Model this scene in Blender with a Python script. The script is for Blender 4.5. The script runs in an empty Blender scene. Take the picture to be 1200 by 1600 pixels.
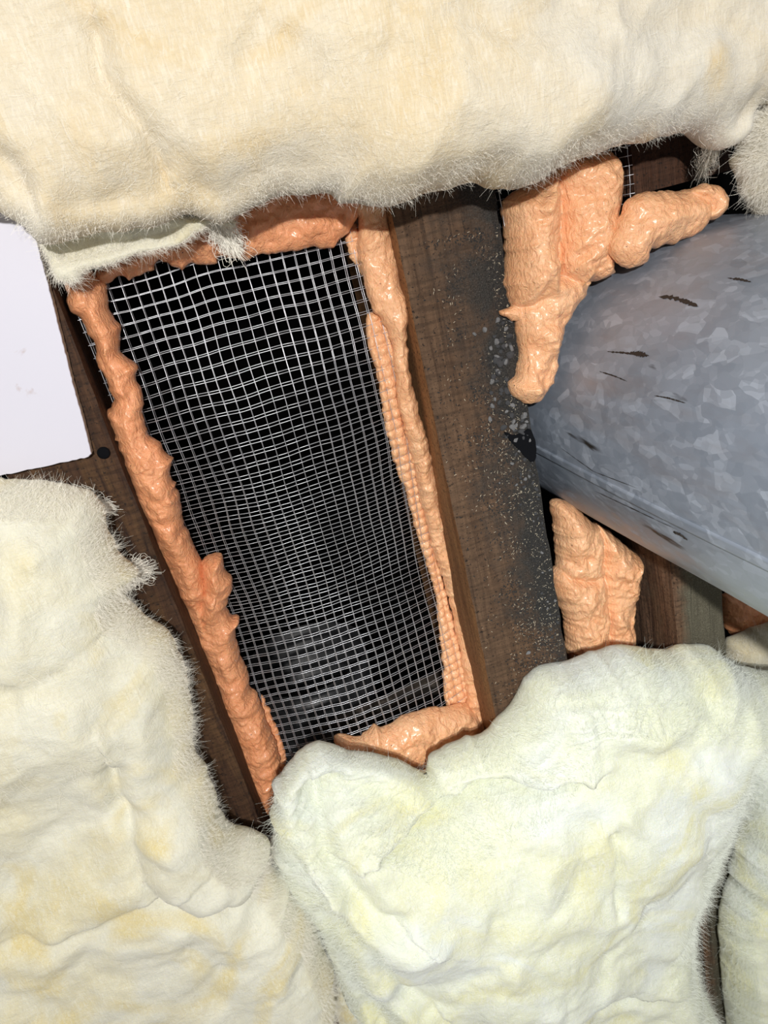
import bpy, math, random
import numpy as np
from mathutils import Vector, Matrix

# ---------------------------------------------------------------- camera
F = 1164.0; DIST = 0.437
dj = np.array([(1272-600)/F, (800-3515)/F, -1.0]); YC = -dj/np.linalg.norm(dj)
m_ = np.array([-.259, .365, -1.0]); m_ -= m_.dot(YC)*YC
ZC = -m_/np.linalg.norm(m_); XC = np.cross(YC, ZC)
R = np.array([XC, YC, ZC])                 # columns: camera right, up, back in the room
CAM = R[:, 2]*DIST
scene = bpy.context.scene
COL = scene.collection
cd = bpy.data.cameras.new('camera'); cam = bpy.data.objects.new('camera', cd); COL.objects.link(cam)
M4 = Matrix([list(R[i])+[float(CAM[i])] for i in range(3)]+[[0, 0, 0, 1]])
cam.matrix_world = M4
cd.sensor_fit = 'VERTICAL'; cd.sensor_height = 36; cd.lens = 36*F/1600
cd.clip_start = 0.01; cd.clip_end = 20
scene.camera = cam

# ---------------------------------------------------------------- light
w = bpy.data.worlds.new('world'); scene.world = w; w.use_nodes = True
w.node_tree.nodes['Background'].inputs[0].default_value = (1.0, .98, .95, 1)
w.node_tree.nodes['Background'].inputs[1].default_value = 0.23

def area_light(name, loc, target, size, power, col):
    l = bpy.data.lights.new(name, 'AREA'); l.shape = 'DISK'; l.size = size; l.energy = power; l.color = col
    o = bpy.data.objects.new(name, l); COL.objects.link(o)
    o.location = loc
    o.rotation_euler = (Vector(target)-Vector(loc)).to_track_quat('-Z', 'Y').to_euler()
    return o
up = R[:, 1]; rt = R[:, 0]; bk = R[:, 2]
area_light('hand_torch', CAM + np.array([-.06, .16, .40]), (0.02, -.08, 0), .018, 6.8, (1, .965, .92))
def spot_light(name, loc, target, power, col, angle, blend, size):
    l = bpy.data.lights.new(name, 'SPOT'); l.energy = power; l.color = col; l.spot_size = math.radians(angle); l.spot_blend = blend; l.shadow_soft_size = size
    o = bpy.data.objects.new(name, l); COL.objects.link(o); o.location = loc
    o.rotation_euler = (Vector(target)-Vector(loc)).to_track_quat('-Z', 'Y').to_euler()
spot_light('phone_flash', CAM + np.array([-.02, .10, .24]), (0.17, -.30, 0), 9.5, (.93, .99, 1.0), 54, 1.0, .012)
scene.view_settings.view_transform = 'Standard'
scene.view_settings.look = 'None'
scene.view_settings.gamma = 1
scene.view_settings.use_curve_mapping = False
scene.view_settings.exposure = 0.0

# ---------------------------------------------------------------- helpers
def ray(x, y): return R @ np.array([(x-600)/F, (800-y)/F, -1.0])
def P(x, y, z=0.0):
    r = ray(x, y); return CAM + r*(z-CAM[2])/r[2]
def PPf(pts, off, fn):
    out = []
    for x, y in pts:
        z = -.02
        for _ in range(12):
            q = P(x, y, z); z = off+float(fn(np.array([q[0]]), np.array([q[1]]))[0])
        out.append(q[:2])
    return np.array(out)
def PP(pts, z):
    return np.array([P(q[0], q[1], q[2] if len(q) > 2 else z)[:2] for q in pts])

def tag(o, label=None, cat=None, group=None, kind=None):
    if label: o['label'] = label
    if cat: o['category'] = cat
    if group: o['group'] = group
    if kind: o['kind'] = kind
    return o

def mesh_obj(name, verts, faces, mat, parent=None, smooth=True):
    me = bpy.data.meshes.new(name)
    if isinstance(verts, np.ndarray) and isinstance(faces, np.ndarray):
        nv, nf, k = len(verts), len(faces), faces.shape[1]
        me.vertices.add(nv); me.vertices.foreach_set('co', verts.astype(np.float32).ravel())
        me.loops.add(nf*k); me.loops.foreach_set('vertex_index', faces.astype(np.int32).ravel())
        me.polygons.add(nf); me.polygons.foreach_set('loop_start', np.arange(0, nf*k, k, dtype=np.int32))
        try: me.polygons.foreach_set('loop_total', np.full(nf, k, dtype=np.int32))
        except Exception: pass
        me.update(calc_edges=True); me.validate()
    else:
        me.from_pydata([tuple(v) for v in verts], [], [tuple(f) for f in faces]); me.update()
    if smooth: me.polygons.foreach_set('use_smooth', [True]*len(me.polygons))
    me.materials.append(mat)
    o = bpy.data.objects.new(name, me); COL.objects.link(o)
    if parent: o.parent = parent
    return o

# ---- smooth value noise
def vnoise(x, y, seed):
    rs = np.random.RandomState(seed); T = rs.rand(256, 256)*2-1
    xi = np.floor(x).astype(int); yi = np.floor(y).astype(int)
    fx = x-xi; fy = y-yi
    fx = fx*fx*fx*(fx*(fx*6-15)+10); fy = fy*fy*fy*(fy*(fy*6-15)+10)
    a = T[xi & 255, yi & 255]; b = T[(xi+1) & 255, yi & 255]
    c = T[xi & 255, (yi+1) & 255]; d = T[(xi+1) & 255, (yi+1) & 255]
    return (a*(1-fx)+b*fx)*(1-fy)+(c*(1-fx)+d*fx)*fy
def fbm(x, y, size, seed, octs=4, gain=.5):
    s = np.zeros_like(x); a = 1; f = 1/size
    for i in range(octs):
        c, sn = math.cos(i*1.1+seed), math.sin(i*1.1+seed)
        s += a*vnoise((x*c-y*sn)*f+31.7*i, (x*sn+y*c)*f+17.3*i, seed*13+i); a *= gain; f *= 2.03
    return s
def ridge(x, y, size, seed): return 1-2*np.abs(vnoise(x/size, y/size, seed))
def worley(x, y, size, seed):
    rs = np.random.RandomState(seed); J = rs.rand(128, 128, 2)
    gx = x/size; gy = y/size; xi = np.floor(gx).astype(int); yi = np.floor(gy).astype(int)
    best = np.full(x.shape, 9.0)
    for dx in (-1, 0, 1):
        for dy in (-1, 0, 1):
            j = J[(xi+dx) & 127, (yi+dy) & 127]
            best = np.minimum(best, (xi+dx+j[..., 0]-gx)**2+(yi+dy+j[..., 1]-gy)**2)
    return np.sqrt(best)

def densify(poly, step):
    out = []
    n = len(poly)
    for i in range(n):
        p0, p1, p2, p3 = poly[i-1], poly[i], poly[(i+1) % n], poly[(i+2) % n]
        L = np.linalg.norm(p2-p1); k = max(1, int(L/step))
        for j in range(k):
            t = j/k
            # blend of a straight edge and a Catmull-Rom curve
            cr = .5*((2*p1)+(-p0+p2)*t+(2*p0-5*p1+4*p2-p3)*t*t+(-p0+3*p1-3*p2+p3)*t**3)
            out.append(.25*((1-t)*p1+t*p2)+.75*cr)
    return np.array(out)
def roughen(poly, amp, size, seed, spikes=0.0):
    d = np.roll(poly, -1, 0)-np.roll(poly, 1, 0)
    d /= np.linalg.norm(d, axis=1)[:, None]+1e-9
    nrm = np.stack([d[:, 1], -d[:, 0]], 1)
    a = .5*np.sum(poly[:, 0]*np.roll(poly[:, 1], -1)-np.roll(poly[:, 0], -1)*poly[:, 1])
    if a < 0: nrm = -nrm
    s = np.cumsum(np.linalg.norm(poly-np.roll(poly, 1, 0), axis=1))
    k = vnoise(s/size, s*0+.5, seed)*amp + vnoise(s/(size*.4), s*0+.5, seed+1)*amp*.5
    if spikes: k = k+np.maximum(0, vnoise(s/(size*.55), s*0+.5, seed+2)-.45)*spikes*3
    return poly+nrm*k[:, None]
def sdf(pts, poly):
    """signed distance (inside positive) and the nearest boundary point"""
    N = len(pts); A = poly; B = np.roll(poly, -1, 0); AB = B-A; L2 = (AB**2).sum(1)+1e-18
    dist = np.empty(N); near = np.empty((N, 2)); ins = np.zeros(N, bool)
    for s in range(0, N, 8000):
        p = pts[s:s+8000][:, None, :]
        t = np.clip(((p-A)*AB).sum(2)/L2, 0, 1)
        q = A+AB*t[..., None]; d2 = ((p-q)**2).sum(2); i = d2.argmin(1)
        r = np.arange(len(i)); dist[s:s+8000] = np.sqrt(d2[r, i]); near[s:s+8000] = q[r, i]
        py = p[..., 1]; px = p[..., 0]
        c = ((A[:, 1] > py) != (B[:, 1] > py)) & (px < AB[:, 0]*(py-A[:, 1])/(AB[:, 1]+1e-18)+A[:, 0])
        ins[s:s+8000] = (c.sum(1) % 2) == 1
    return np.where(ins, dist, -dist), near
def polydist(pts, line):
    """distance and signed side of points to an open polyline"""
    A = line[:-1]; AB = line[1:]-A; L2 = (AB**2).sum(1)+1e-18
    p = pts[:, None, :]; t = np.clip(((p-A)*AB).sum(2)/L2, 0, 1)
    q = A+AB*t[..., None]; d2 = ((p-q)**2).sum(2); i = d2.argmin(1); r = np.arange(len(i))
    side = np.sign(AB[i, 0]*(pts[:, 1]-A[i, 1])-AB[i, 1]*(pts[:, 0]-A[i, 0]))
    return np.sqrt(d2[r, i]), side

def pillow(name, lobes, res, mat, zfun, parent=None, rough=(0, .01, 1, 0), base=None, bottom=None):
    """Closed lumpy body. lobes: list of (px outline, z of the rim, thickness up, thickness down, round radius).
    Its outline is the union of the lobes and its top the highest of them."""
    polys = []
    for k, (pts, ze, tu, td, rr) in enumerate(lobes):
        q = densify(PP(pts, ze) if base is None else PPf(pts, ze, base), rough[1]*.35)
        if rough[0]: q = roughen(q, rough[0], rough[1], rough[2]+7*k, rough[3])
        polys.append(q)
    allp = np.vstack(polys); lo = allp.min(0)-res*2; hi = allp.max(0)+res*2
    nx = int((hi[0]-lo[0])/res)+1; ny = int((hi[1]-lo[1])/res)+1
    gx, gy = np.meshgrid(lo[0]+np.arange(nx)*res, lo[1]+np.arange(ny)*res, indexing='ij')
    pts = np.stack([gx.ravel(), gy.ravel()], 1)
    best = np.full(len(pts), -1e9); near = np.zeros((len(pts), 2)); ztop = np.full(len(pts), -1e9); zbot = np.full(len(pts), 1e9); wrim = np.zeros(len(pts)); rimz = np.zeros(len(pts))
    for (q, (_, ze, tu, td, rr)) in zip(polys, lobes):
        d, n = sdf(pts, q)
        up_ = d > best
        near[up_] = n[up_]; rimz[up_] = ze; best[up_] = d[up_]
        u = np.clip(d/rr, 0, 1); prof = np.sqrt(np.maximum(0, 1-(1-u)**2))
        zt = np.where(d > 0, ze+tu*prof, -1e9); zb = np.where(d > 0, ze-td*prof, 1e9)
        ztop = np.maximum(ztop, zt); zbot = np.minimum(zbot, zb)
    inside = best > 0
    keepv = inside.reshape(nx, ny)
    cell = keepv[:-1, :-1] | keepv[1:, :-1] | keepv[:-1, 1:] | keepv[1:, 1:]
    ci, cj = np.nonzero(cell)
    idx = np.arange(nx*ny).reshape(nx, ny)
    quads = np.stack([idx[ci, cj], idx[ci+1, cj], idx[ci+1, cj+1], idx[ci, cj+1]], 1)
    used = np.unique(quads); remap = -np.ones(nx*ny, int); remap[used] = np.arange(len(used)); quads = remap[quads]
    p = pts[used].copy(); b = best[used]; ins = b > 0
    p[~ins] = near[used][~ins]
    zt = np.where(ins, ztop[used], rimz[used]); zb = np.where(ins, zbot[used], rimz[used])
    rrm = max(l[4] for l in lobes)
    fade = np.clip(np.maximum(b, 0)/(rrm*.35), 0, 1)
    if zfun is not None: zt = zt + zfun(p[:, 0], p[:, 1])*fade
    if bottom is not None: zb = np.where(ins, np.maximum(zb, bottom), zb)
    zt = np.maximum(zt, zb)
    if base is not None:
        off = base(p[:, 0], p[:, 1]); zt = zt+off; zb = zb+off
    n = len(p)
    top = np.column_stack([p, zt]); bot = np.column_stack([p, zb])
    # the two sheets share the rim vertices
    remap2 = np.arange(n)+n; remap2[~ins] = np.arange(n)[~ins]
    V = np.vstack([top, bot]); Fq = np.vstack([quads, remap2[quads][:, ::-1]])
    u = np.unique(Fq); rm = -np.ones(2*n, int); rm[u] = np.arange(len(u))
    o = mesh_obj(name, V[u], rm[Fq], mat, parent)
    return o, dict(p=p, z=zt, b=b, ins=ins, near=near[used], polys=polys, used=used)

def fibres(name, info, mat, parent, n_edge, n_face, seed, length=.006, width=.00004, lift=.35, edge_band=.012):
    """loose glass fibres standing off a batt: thin curved ribbons of real geometry"""
    rs = np.random.RandomState(seed)
    p, z, b, ins, near = info['p'], info['z'], info['b'], info['ins'], info['near']
    # only where the photograph could look
    v = (np.column_stack([p, z])-CAM) @ R
    px = 600+F*v[:, 0]/-v[:, 2]; py = 800-F*v[:, 1]/-v[:, 2]
    vis = (px > -30) & (px < 1230) & (py > -30) & (py < 1630) & (b >= 0)
    e = np.nonzero(vis & (b < edge_band))[0]; f = np.nonzero(vis)[0]
    ie = rs.choice(e, n_edge) if len(e) else np.zeros(0, int)
    jf = rs.choice(f, n_face)
    idx = np.concatenate([ie, jf]); isE = np.arange(len(idx)) < len(ie)
    N = len(idx)
    base = np.column_stack([p[idx]+rs.randn(N, 2)*.0006, z[idx]-.0008])
    out = near[idx]-p[idx]; ol = np.linalg.norm(out, axis=1)[:, None]+1e-9; out = out/ol
    ang = fbm(p[idx, 0], p[idx, 1], .03, seed+3, 2)*3.0+rs.randn(N)*.9
    flow = np.column_stack([np.cos(ang), np.sin(ang)])
    d2 = np.where(isE[:, None], out*1.0+flow*.75, flow)
    d = np.column_stack([d2, np.where(isE, rs.rand(N)*.7-.1, rs.rand(N)*lift)])
    d /= np.linalg.norm(d, axis=1)[:, None]
    L = length*(.25+rs.rand(N)**2*1.2)*np.where(isE, .8, .9)
    curl = rs.randn(N, 3)*1.0
    S = 4; ks = np.linspace(0, 1, S+1)
    side = np.cross(d, np.array([0.2, .1, 1.0])); side /= np.linalg.norm(side, axis=1)[:, None]+1e-9
    V = np.empty((N, S+1, 2, 3))
    for i, k in enumerate(ks):
        c = base+(d*k+curl*k*k*.5)*L[:, None]
        c[:, 2] -= np.where(isE, 0, .6)*L*k*k*lift*1.2
        wd = width*(1-.6*k)
        V[:, i, 0] = c-side*wd; V[:, i, 1] = c+side*wd
    V = V.reshape(-1, 3)
    o = np.arange(N)[:, None]*(S+1)*2
    fs = [np.stack([o[:, 0]+2*i, o[:, 0]+2*i+1, o[:, 0]+2*i+3, o[:, 0]+2*i+2], 1) for i in range(S)]
    ob = mesh_obj(name, V, np.vstack(fs), mat, parent)
    return tag(ob, kind='stuff')

def tube_mesh(lines, r, sides=6):
    """lines: list of (n,3) arrays -> verts, faces of thin round wires"""
    VV = []; FF = []; off = 0
    ang = np.arange(sides)*2*math.pi/sides
    for L in lines:
        L = np.asarray(L, float); n = len(L)
        t = np.gradient(L, axis=0); t /= np.linalg.norm(t, axis=1)[:, None]+1e-12
        ref = np.where(np.abs(t[:, 2:3]) > .9, np.array([[1.0, 0, 0]]), np.array([[0, 0, 1.0]]))
        a = np.cross(t, ref); a /= np.linalg.norm(a, axis=1)[:, None]+1e-12; bb = np.cross(t, a)
        ring = L[:, None, :]+r*(np.cos(ang)[None, :, None]*a[:, None, :]+np.sin(ang)[None, :, None]*bb[:, None, :])
        VV.append(ring.reshape(-1, 3))
        i = np.arange(n-1)[:, None]*sides; k = np.arange(sides)[None, :]; k2 = (k+1) % sides
        FF.append(np.stack([off+i+k, off+i+k2, off+i+sides+k2, off+i+sides+k], -1).reshape(-1, 4))
        off += n*sides
    return np.vstack(VV), np.vstack(FF)

# ---------------------------------------------------------------- materials
class NT:
    def __init__(s, name):
        s.m = bpy.data.materials.new(name); s.m.use_nodes = True; s.t = s.m.node_tree; s.t.nodes.clear()
        s.out = s.t.nodes.new('ShaderNodeOutputMaterial'); s.b = s.t.nodes.new('ShaderNodeBsdfPrincipled')
        s.t.links.new(s.b.outputs[0], s.out.inputs[0]); s.tc = s.t.nodes.new('ShaderNodeTexCoord')
    def n(s, typ, **kw):
        x = s.t.nodes.new(typ)
        for k, v in kw.items(): setattr(x, k, v)
        return x
    def L(s, a, b): s.t.links.new(a, b)
    def mapping(s, scale=(1, 1, 1), rot=(0, 0, 0), src=None, loc=(0, 0, 0)):
        mp = s.n('ShaderNodeMapping'); mp.inputs['Scale'].default_value = scale; mp.inputs['Rotation'].default_value = rot
        mp.inputs['Location'].default_value = loc
        s.L(src or s.tc.outputs['Object'], mp.inputs[0]); return mp.outputs[0]
    def noise(s, vec, scale, detail=4, rough=.5, dist=0, out=0):
        x = s.n('ShaderNodeTexNoise'); x.inputs['Scale'].default_value = scale; x.inputs['Detail'].default_value = detail
        x.inputs['Roughness'].default_value = rough; x.inputs['Distortion'].default_value = dist
        s.L(vec, x.inputs['Vector']); return x.outputs[out]
    def voro(s, vec, scale, feature='F1', out='Distance', rand=1):
        x = s.n('ShaderNodeTexVoronoi', feature=feature); x.inputs['Scale'].default_value = scale
        x.inputs['Randomness'].default_value = rand
        s.L(vec, x.inputs['Vector']); return x.outputs[out]
    def ramp(s, fac, stops, interp='LINEAR'):
        r = s.n('ShaderNodeValToRGB'); r.color_ramp.interpolation = interp
        e = r.color_ramp.elements
        while len(e) < len(stops): e.new(.5)
        for q, (p, c) in zip(e, stops):
            q.position = p; q.color = (*c, 1) if len(c) == 3 else c
        s.L(fac, r.inputs[0]); return r.outputs[0]
    def mix(s, f, a, b, mode='MIX'):
        x = s.n('ShaderNodeMix', data_type='RGBA', blend_type=mode)
        for sock, v in ((x.inputs[0], f), (x.inputs[6], a), (x.inputs[7], b)):
            if isinstance(v, (int, float)): sock.default_value = v
            elif isinstance(v, tuple): sock.default_value = (*v, 1)
            else: s.L(v, sock)
        return x.outputs[2]
    def math(s, op, a, b=0.0):
        x = s.n('ShaderNodeMath', operation=op)
        for sock, v in ((x.inputs[0], a), (x.inputs[1], b)):
            if isinstance(v, (int, float)): sock.default_value = v
            else: s.L(v, sock)
        return x.outputs[0]
    def bump(s, h, dist, strength=1, prev=None):
        x = s.n('ShaderNodeBump'); x.inputs['Distance'].default_value = dist; x.inputs['Strength'].default_value = strength
        s.L(h, x.inputs['Height'])
        if prev: s.L(prev, x.inputs['Normal'])
        return x.outputs[0]
    def set(s, **kw):
        for k, v in kw.items():
            sock = s.b.inputs[k.replace('_', ' ')]
            if isinstance(v, (int, float)): sock.default_value = v
            elif isinstance(v, tuple): sock.default_value = (*v, 1) if len(v) == 3 and sock.type == 'RGBA' else v
            else: s.L(v, sock)

def batt_material(name, pale, cream, yellow, seed):
    t = NT(name); o = t.mapping(loc=(seed*.37, seed*.21, 0))
    big = t.noise(o, 8, 3, .5, 1.2); mid = t.noise(o, 13, 3, .5, 1.6)
    c = t.mix(t.ramp(big, [(.42, (0, 0, 0)), (.58, (1, 1, 1))]), pale, cream)
    c = t.mix(t.ramp(mid, [(.50, (0, 0, 0)), (.66, (.9, .9, .9))]), c, yellow)
    f1 = t.noise(t.mapping(scale=(1, .16, 1), rot=(0, 0, .5)), 700, 3, .6, 1.5)
    c = t.mix(t.ramp(f1, [(.45, (.0, .0, .0)), (.7, (.6, .6, .6))]), c, tuple(min(.9, v*1.12) for v in pale))
    f4 = t.noise(o, 35, 4, .6, 1.5)
    c = t.mix(t.ramp(f4, [(.35, (.25, .25, .25)), (.55, (0, 0, 0))]), c, tuple(v*.85 for v in cream))
    f2 = t.noise(t.mapping(scale=(.18, 1, 1), rot=(0, 0, .25)), 620, 3, .65, 1.8)
    f3 = t.noise(o, 150, 5, .62, .8)
    n = t.bump(f3, .0015, .6); n = t.bump(f1, .0005, .7, n); n = t.bump(f2, .0005, .7, n)
    t.set(Base_Color=c, Roughness=.85, Normal=n, Sheen_Weight=.15, Sheen_Roughness=.6)
    t.b.inputs['Specular IOR Level'].default_value = .2
    t.b.inputs['Subsurface Weight'].default_value = .35
    t.b.inputs['Subsurface Radius'].default_value = (.006, .0055, .004)
    t.b.inputs['Subsurface Scale'].default_value = 1.0
    return t.m
def fibre_material(name, col):
    t = NT(name); t.set(Base_Color=col, Roughness=.6)
    t.b.inputs['Subsurface Weight'].default_value = 0
    t.b.inputs['Specular IOR Level'].default_value = .5
    return t.m
def foam_material(name, col, dark):
    t = NT(name); o = t.mapping()
    a = t.noise(o, 60, 4, .6, .4)
    c = t.mix(t.ramp(a, [(.35, (0, 0, 0)), (.7, (1, 1, 1))]), col, dark)
    sp = t.noise(o, 420, 2, .5)
    c = t.mix(t.ramp(sp, [(.74, (0, 0, 0)), (.78, (1, 1, 1))]), c, (.18, .06, .03))
    l = t.noise(t.mapping(scale=(1, .55, 1)), 260, 4, .6, 1.0)
    fine = t.noise(o, 700, 4, .65)
    n = t.bump(l, .0024, .8); n = t.bump(fine, .0007, .8, n)
    t.set(Base_Color=c, Roughness=.30, Normal=n)
    t.b.inputs['Subsurface Weight'].default_value = .25
    t.b.inputs['Subsurface Radius'].default_value = (.005, .002, .001)
    t.b.inputs['Subsurface Scale'].default_value = 1.0
    t.b.inputs['Coat Weight'].default_value = .5
    t.b.inputs['Coat Roughness'].default_value = .25
    return t.m
def wood_material(name, c1, c2, c3, grain=1.0, soot=None, bumpd=.0008, gscale=1.0, soot_y=None, dust=((.012, .011, .010), (.045, .042, .038), (.12, .11, .10))):
    """grain runs along the joist (object Y); soot = (x0, x1): where grime starts and is full"""
    t = NT(name)
    o = t.mapping(scale=(1, .045, 1))
    g = t.noise(o, 330*gscale, 5, .65, .6)
    g2 = t.noise(t.mapping(scale=(1, .08, 1)), 90*gscale, 3, .6, 1.5)
    c = t.mix(t.ramp(g, [(.3, (0, 0, 0)), (.7, (1, 1, 1))]), c1, c2)
    c = t.mix(t.ramp(g2, [(.45, (0, 0, 0)), (.75, (.8, .8, .8))]), c, c3)
    saw = t.noise(t.mapping(scale=(.10, 1, 1), rot=(0, 0, .12)), 420, 3, .6, .4); pit = t.noise(t.mapping(), 520, 4, .7)
    c = t.mix(t.ramp(saw, [(.36, (.45, .45, .45)), (.56, (0, 0, 0))]), c, tuple(v*.5 for v in c1))
    c = t.mix(t.ramp(pit, [(.36, (.9, .9, .9)), (.42, (0, 0, 0))]), c, (.012, .008, .006))
    nrm = t.bump(g, bumpd, grain); nrm = t.bump(saw, .0005, .7, nrm)
    rough = .75
    if soot:
        sep = t.n('ShaderNodeSeparateXYZ'); t.L(t.tc.outputs['Object'], sep.inputs[0])
        mr = t.n('ShaderNodeMapRange'); mr.inputs[1].default_value = soot[0]; mr.inputs[2].default_value = soot[1]
        t.L(sep.outputs[0], mr.inputs[0])
        cl = t.noise(t.mapping(), 26, 6, .68, .5)
        s = t.math('ADD', mr.outputs[0], t.math('MULTIPLY', t.math('SUBTRACT', cl, .5), 1.7))
        if soot_y:
            my = t.n('ShaderNodeMapRange'); my.inputs[1].default_value = soot_y[0]; my.inputs[2].default_value = soot_y[1]; my.inputs[3].default_value = -.45; my.inputs[4].default_value = soot_y[2]
            t.L(sep.outputs[1], my.inputs[0]); s = t.math('ADD', s, my.outputs[0])
        s = t.ramp(s, [(.35, (0, 0, 0)), (.9, (1, 1, 1))])
        grit = t.noise(t.mapping(), 1300, 3, .7)
        sc = t.ramp(grit, [(.35, dust[0]), (.6, dust[1]), (.75, dust[2])])
        c = t.mix(s, c, sc)
        nrm = t.bump(grit, .0006, .8, nrm)
    t.set(Base_Color=c, Roughness=rough, Normal=nrm)
    t.b.inputs['Specular IOR Level'].default_value = .3
    return t.m
def plain(name, col, rough=.6, metal=0, noise=None):
    t = NT(name)
    if noise:
        a = t.noise(t.mapping(), noise[0], 4, .6)
        t.set(Base_Color=t.mix(a, col, noise[1]), Normal=t.bump(a, noise[2], .6))
    else: t.set(Base_Color=col)
    t.set(Roughness=rough, Metallic=metal)
    return t.m

M_TOP = batt_material('glass wool cream', (.74, .70, .60), (.72, .62, .44), (.70, .55, .31), 1)
M_LEFT = batt_material('glass wool pale cream', (.80, .79, .67), (.79, .73, .50), (.78, .67, .35), 2)
M_BOT = batt_material('glass wool pale green', (.80, .84, .77), (.80, .82, .63), (.80, .78, .46), 3)
M_DARKER = batt_material('glass wool darker', (.70, .66, .55), (.62, .57, .42), (.60, .51, .32), 4)  # darker, browner tones than the cream wool
M_FLAP = batt_material('glass wool grey green', (.74, .72, .60), (.70, .65, .46), (.66, .58, .36), 5)
M_FIB = fibre_material('glass fibres', (.90, .87, .78)); M_FIBG = fibre_material('glass fibres pale', (.85, .88, .80))
M_FOAM = foam_material('cured orange foam', (.92, .42, .21), (.86, .35, .16))
M_FOAMR = foam_material('cured light orange foam', (.95, .54, .30), (.92, .46, .23))
M_WOODL = wood_material('dark stained timber', (.020, .009, .006), (.090, .044, .022), (.15, .080, .032), 1, None)
M_WOODR = wood_material('sooty timber', (.055, .030, .017), (.17, .10, .058), (.12, .07, .040), 1, (.046, .098), soot_y=(-.155, -.09, .12))
M_SIDE = wood_material('fresh timber side', (.22, .10, .04), (.36, .19, .08), (.14, .055, .02), .4, None, .0003, .5)
M_WOOD3 = wood_material('rough sawn timber', (.030, .013, .007), (.24, .14, .085), (.15, .09, .05), 1, (.176, .192), .0022, .75, None, ((.07, .06, .04), (.13, .12, .085), (.25, .23, .17)))
M_WOOD3T = wood_material('dark rough timber', (.035, .015, .008), (.10, .045, .025), (.07, .03, .015), 1, None, .0018, .8)

# ---------------------------------------------------------------- setting: the dark cavity below
M_UNLIT = plain('unlit void', (.0015, .0015, .0015), 1.0); M_UNLIT.node_tree.nodes['Principled BSDF'].inputs['Specular IOR Level'].default_value = .05  # near-black colour stands in for the unlit depth
def box(name, x0, x1, y0, y1, z0, z1, mat, parent=None, bevel=0.0):
    vs = [(x0, y0, z0), (x1, y0, z0), (x1, y1, z0), (x0, y1, z0), (x0, y0, z1), (x1, y0, z1), (x1, y1, z1), (x0, y1, z1)]
    fs = [(3, 2, 1, 0), (4, 5, 6, 7), (0, 1, 5, 4), (1, 2, 6, 5), (2, 3, 7, 6), (3, 0, 4, 7)]
    o = mesh_obj(name, vs, fs, mat, parent, smooth=False)
    if bevel:
        m = o.modifiers.new('bevel', 'BEVEL'); m.width = bevel; m.segments = 2
    return o
tag(box('floor', -1.6, 1.6, -2.0, 1.4, -.36, -.34, M_UNLIT), kind='structure')

# ---------------------------------------------------------------- joists
def joist(name, x0, x1, y0, y1, z0, z1, mat, label, seed, amp=.0004, chips=.0008, side_mat=None, ends=False):
    """rough sawn beam: finely divided section swept along y, edges worn unevenly"""
    rs = np.random.RandomState(seed)
    n = 10; r = .0012
    prof = []
    nx, nz = 12, 14
    for i in range(nx+1): prof.append((x0+(x1-x0)*i/nx, z1))
    for i in range(1, nz+1): prof.append((x1, z1+(z0-z1)*i/nz))
    for i in range(1, nx+1): prof.append((x1+(x0-x1)*i/nx, z0))
    for i in range(1, nz): prof.append((x0, z0+(z1-z0)*i/nz))
    prof = np.array(prof); k = len(prof)
    ys = np.linspace(y0, y1, max(6, int((y1-y0)/.004)))
    V = []
    cx, cz = (x0+x1)/2, (z0+z1)/2
    s = np.arange(k)*.004
    for j, y in enumerate(ys):
        yy = np.full(k, y)
        d = vnoise(s/.006, yy/.05, seed)*amp + vnoise(s/.02, yy/.08, seed+2)*amp*1.5
        px, pz = prof[:, 0].copy(), prof[:, 1].copy()
        edge = ((np.abs(px-x0) < 1e-6) | (np.abs(px-x1) < 1e-6)) & (np.abs(pz-z1) < 1e-6)
        ch = np.maximum(0, vnoise(yy/.012, s, seed+5))*chips+.0006
        sx = np.sign(px-cx); top = np.abs(pz-z1) < 1e-6; bot = np.abs(pz-z0) < 1e-6
        px = px+np.where(top | bot, 0, sx*d)-np.where(edge, sx*ch, 0)
        pz = pz+np.where(top, d, 0)-np.where(edge, ch, 0)
        V.append(np.column_stack([px, yy, pz]))
    V = np.vstack(V); nj = len(ys)
    FF = []
    for j in range(nj-1):
        for i in range(k):
            a, b = j*k+i, j*k+(i+1) % k
            FF.append((a, b, b+k, a+k))
    FF.append(tuple(range(k))[::-1] if False else tuple(range(k)))
    FF.append(tuple(range((nj-1)*k, nj*k))[::-1])
    o = mesh_obj(name, V, FF, mat, smooth=False)
    if side_mat:
        o.data.materials.append(side_mat)
        for p in o.data.polygons:
            if p.normal.x < -.7: p.material_index = 1
    return tag(o, label, 'joist')
joist('floor_joist', -.186, -.129, -.62, .34, -.15, 0, M_WOODL,
      'dark brown wooden joist under the white board, left of the wire mesh', 3)
joist('floor_joist', .0405, .0985, -.40, .34, -.15, 0, M_WOODR,
      'wide sooty joist strewn with gravel, between the wire mesh and the metal duct', 5, side_mat=M_SIDE)
joist('floor_joist', .1795, .2185, -.70, -.094, -.15, 0, M_WOOD3,
      'rough sawn joist stub emerging below the metal duct beside the lower right foam', 8, amp=.0008)
joist('floor_joist', .1765, .2400, .136, .34, -.15, 0, M_WOOD3T,
      'dark sawn-off joist end above the metal duct, under the large upper batt', 11, amp=.0008)

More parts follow.
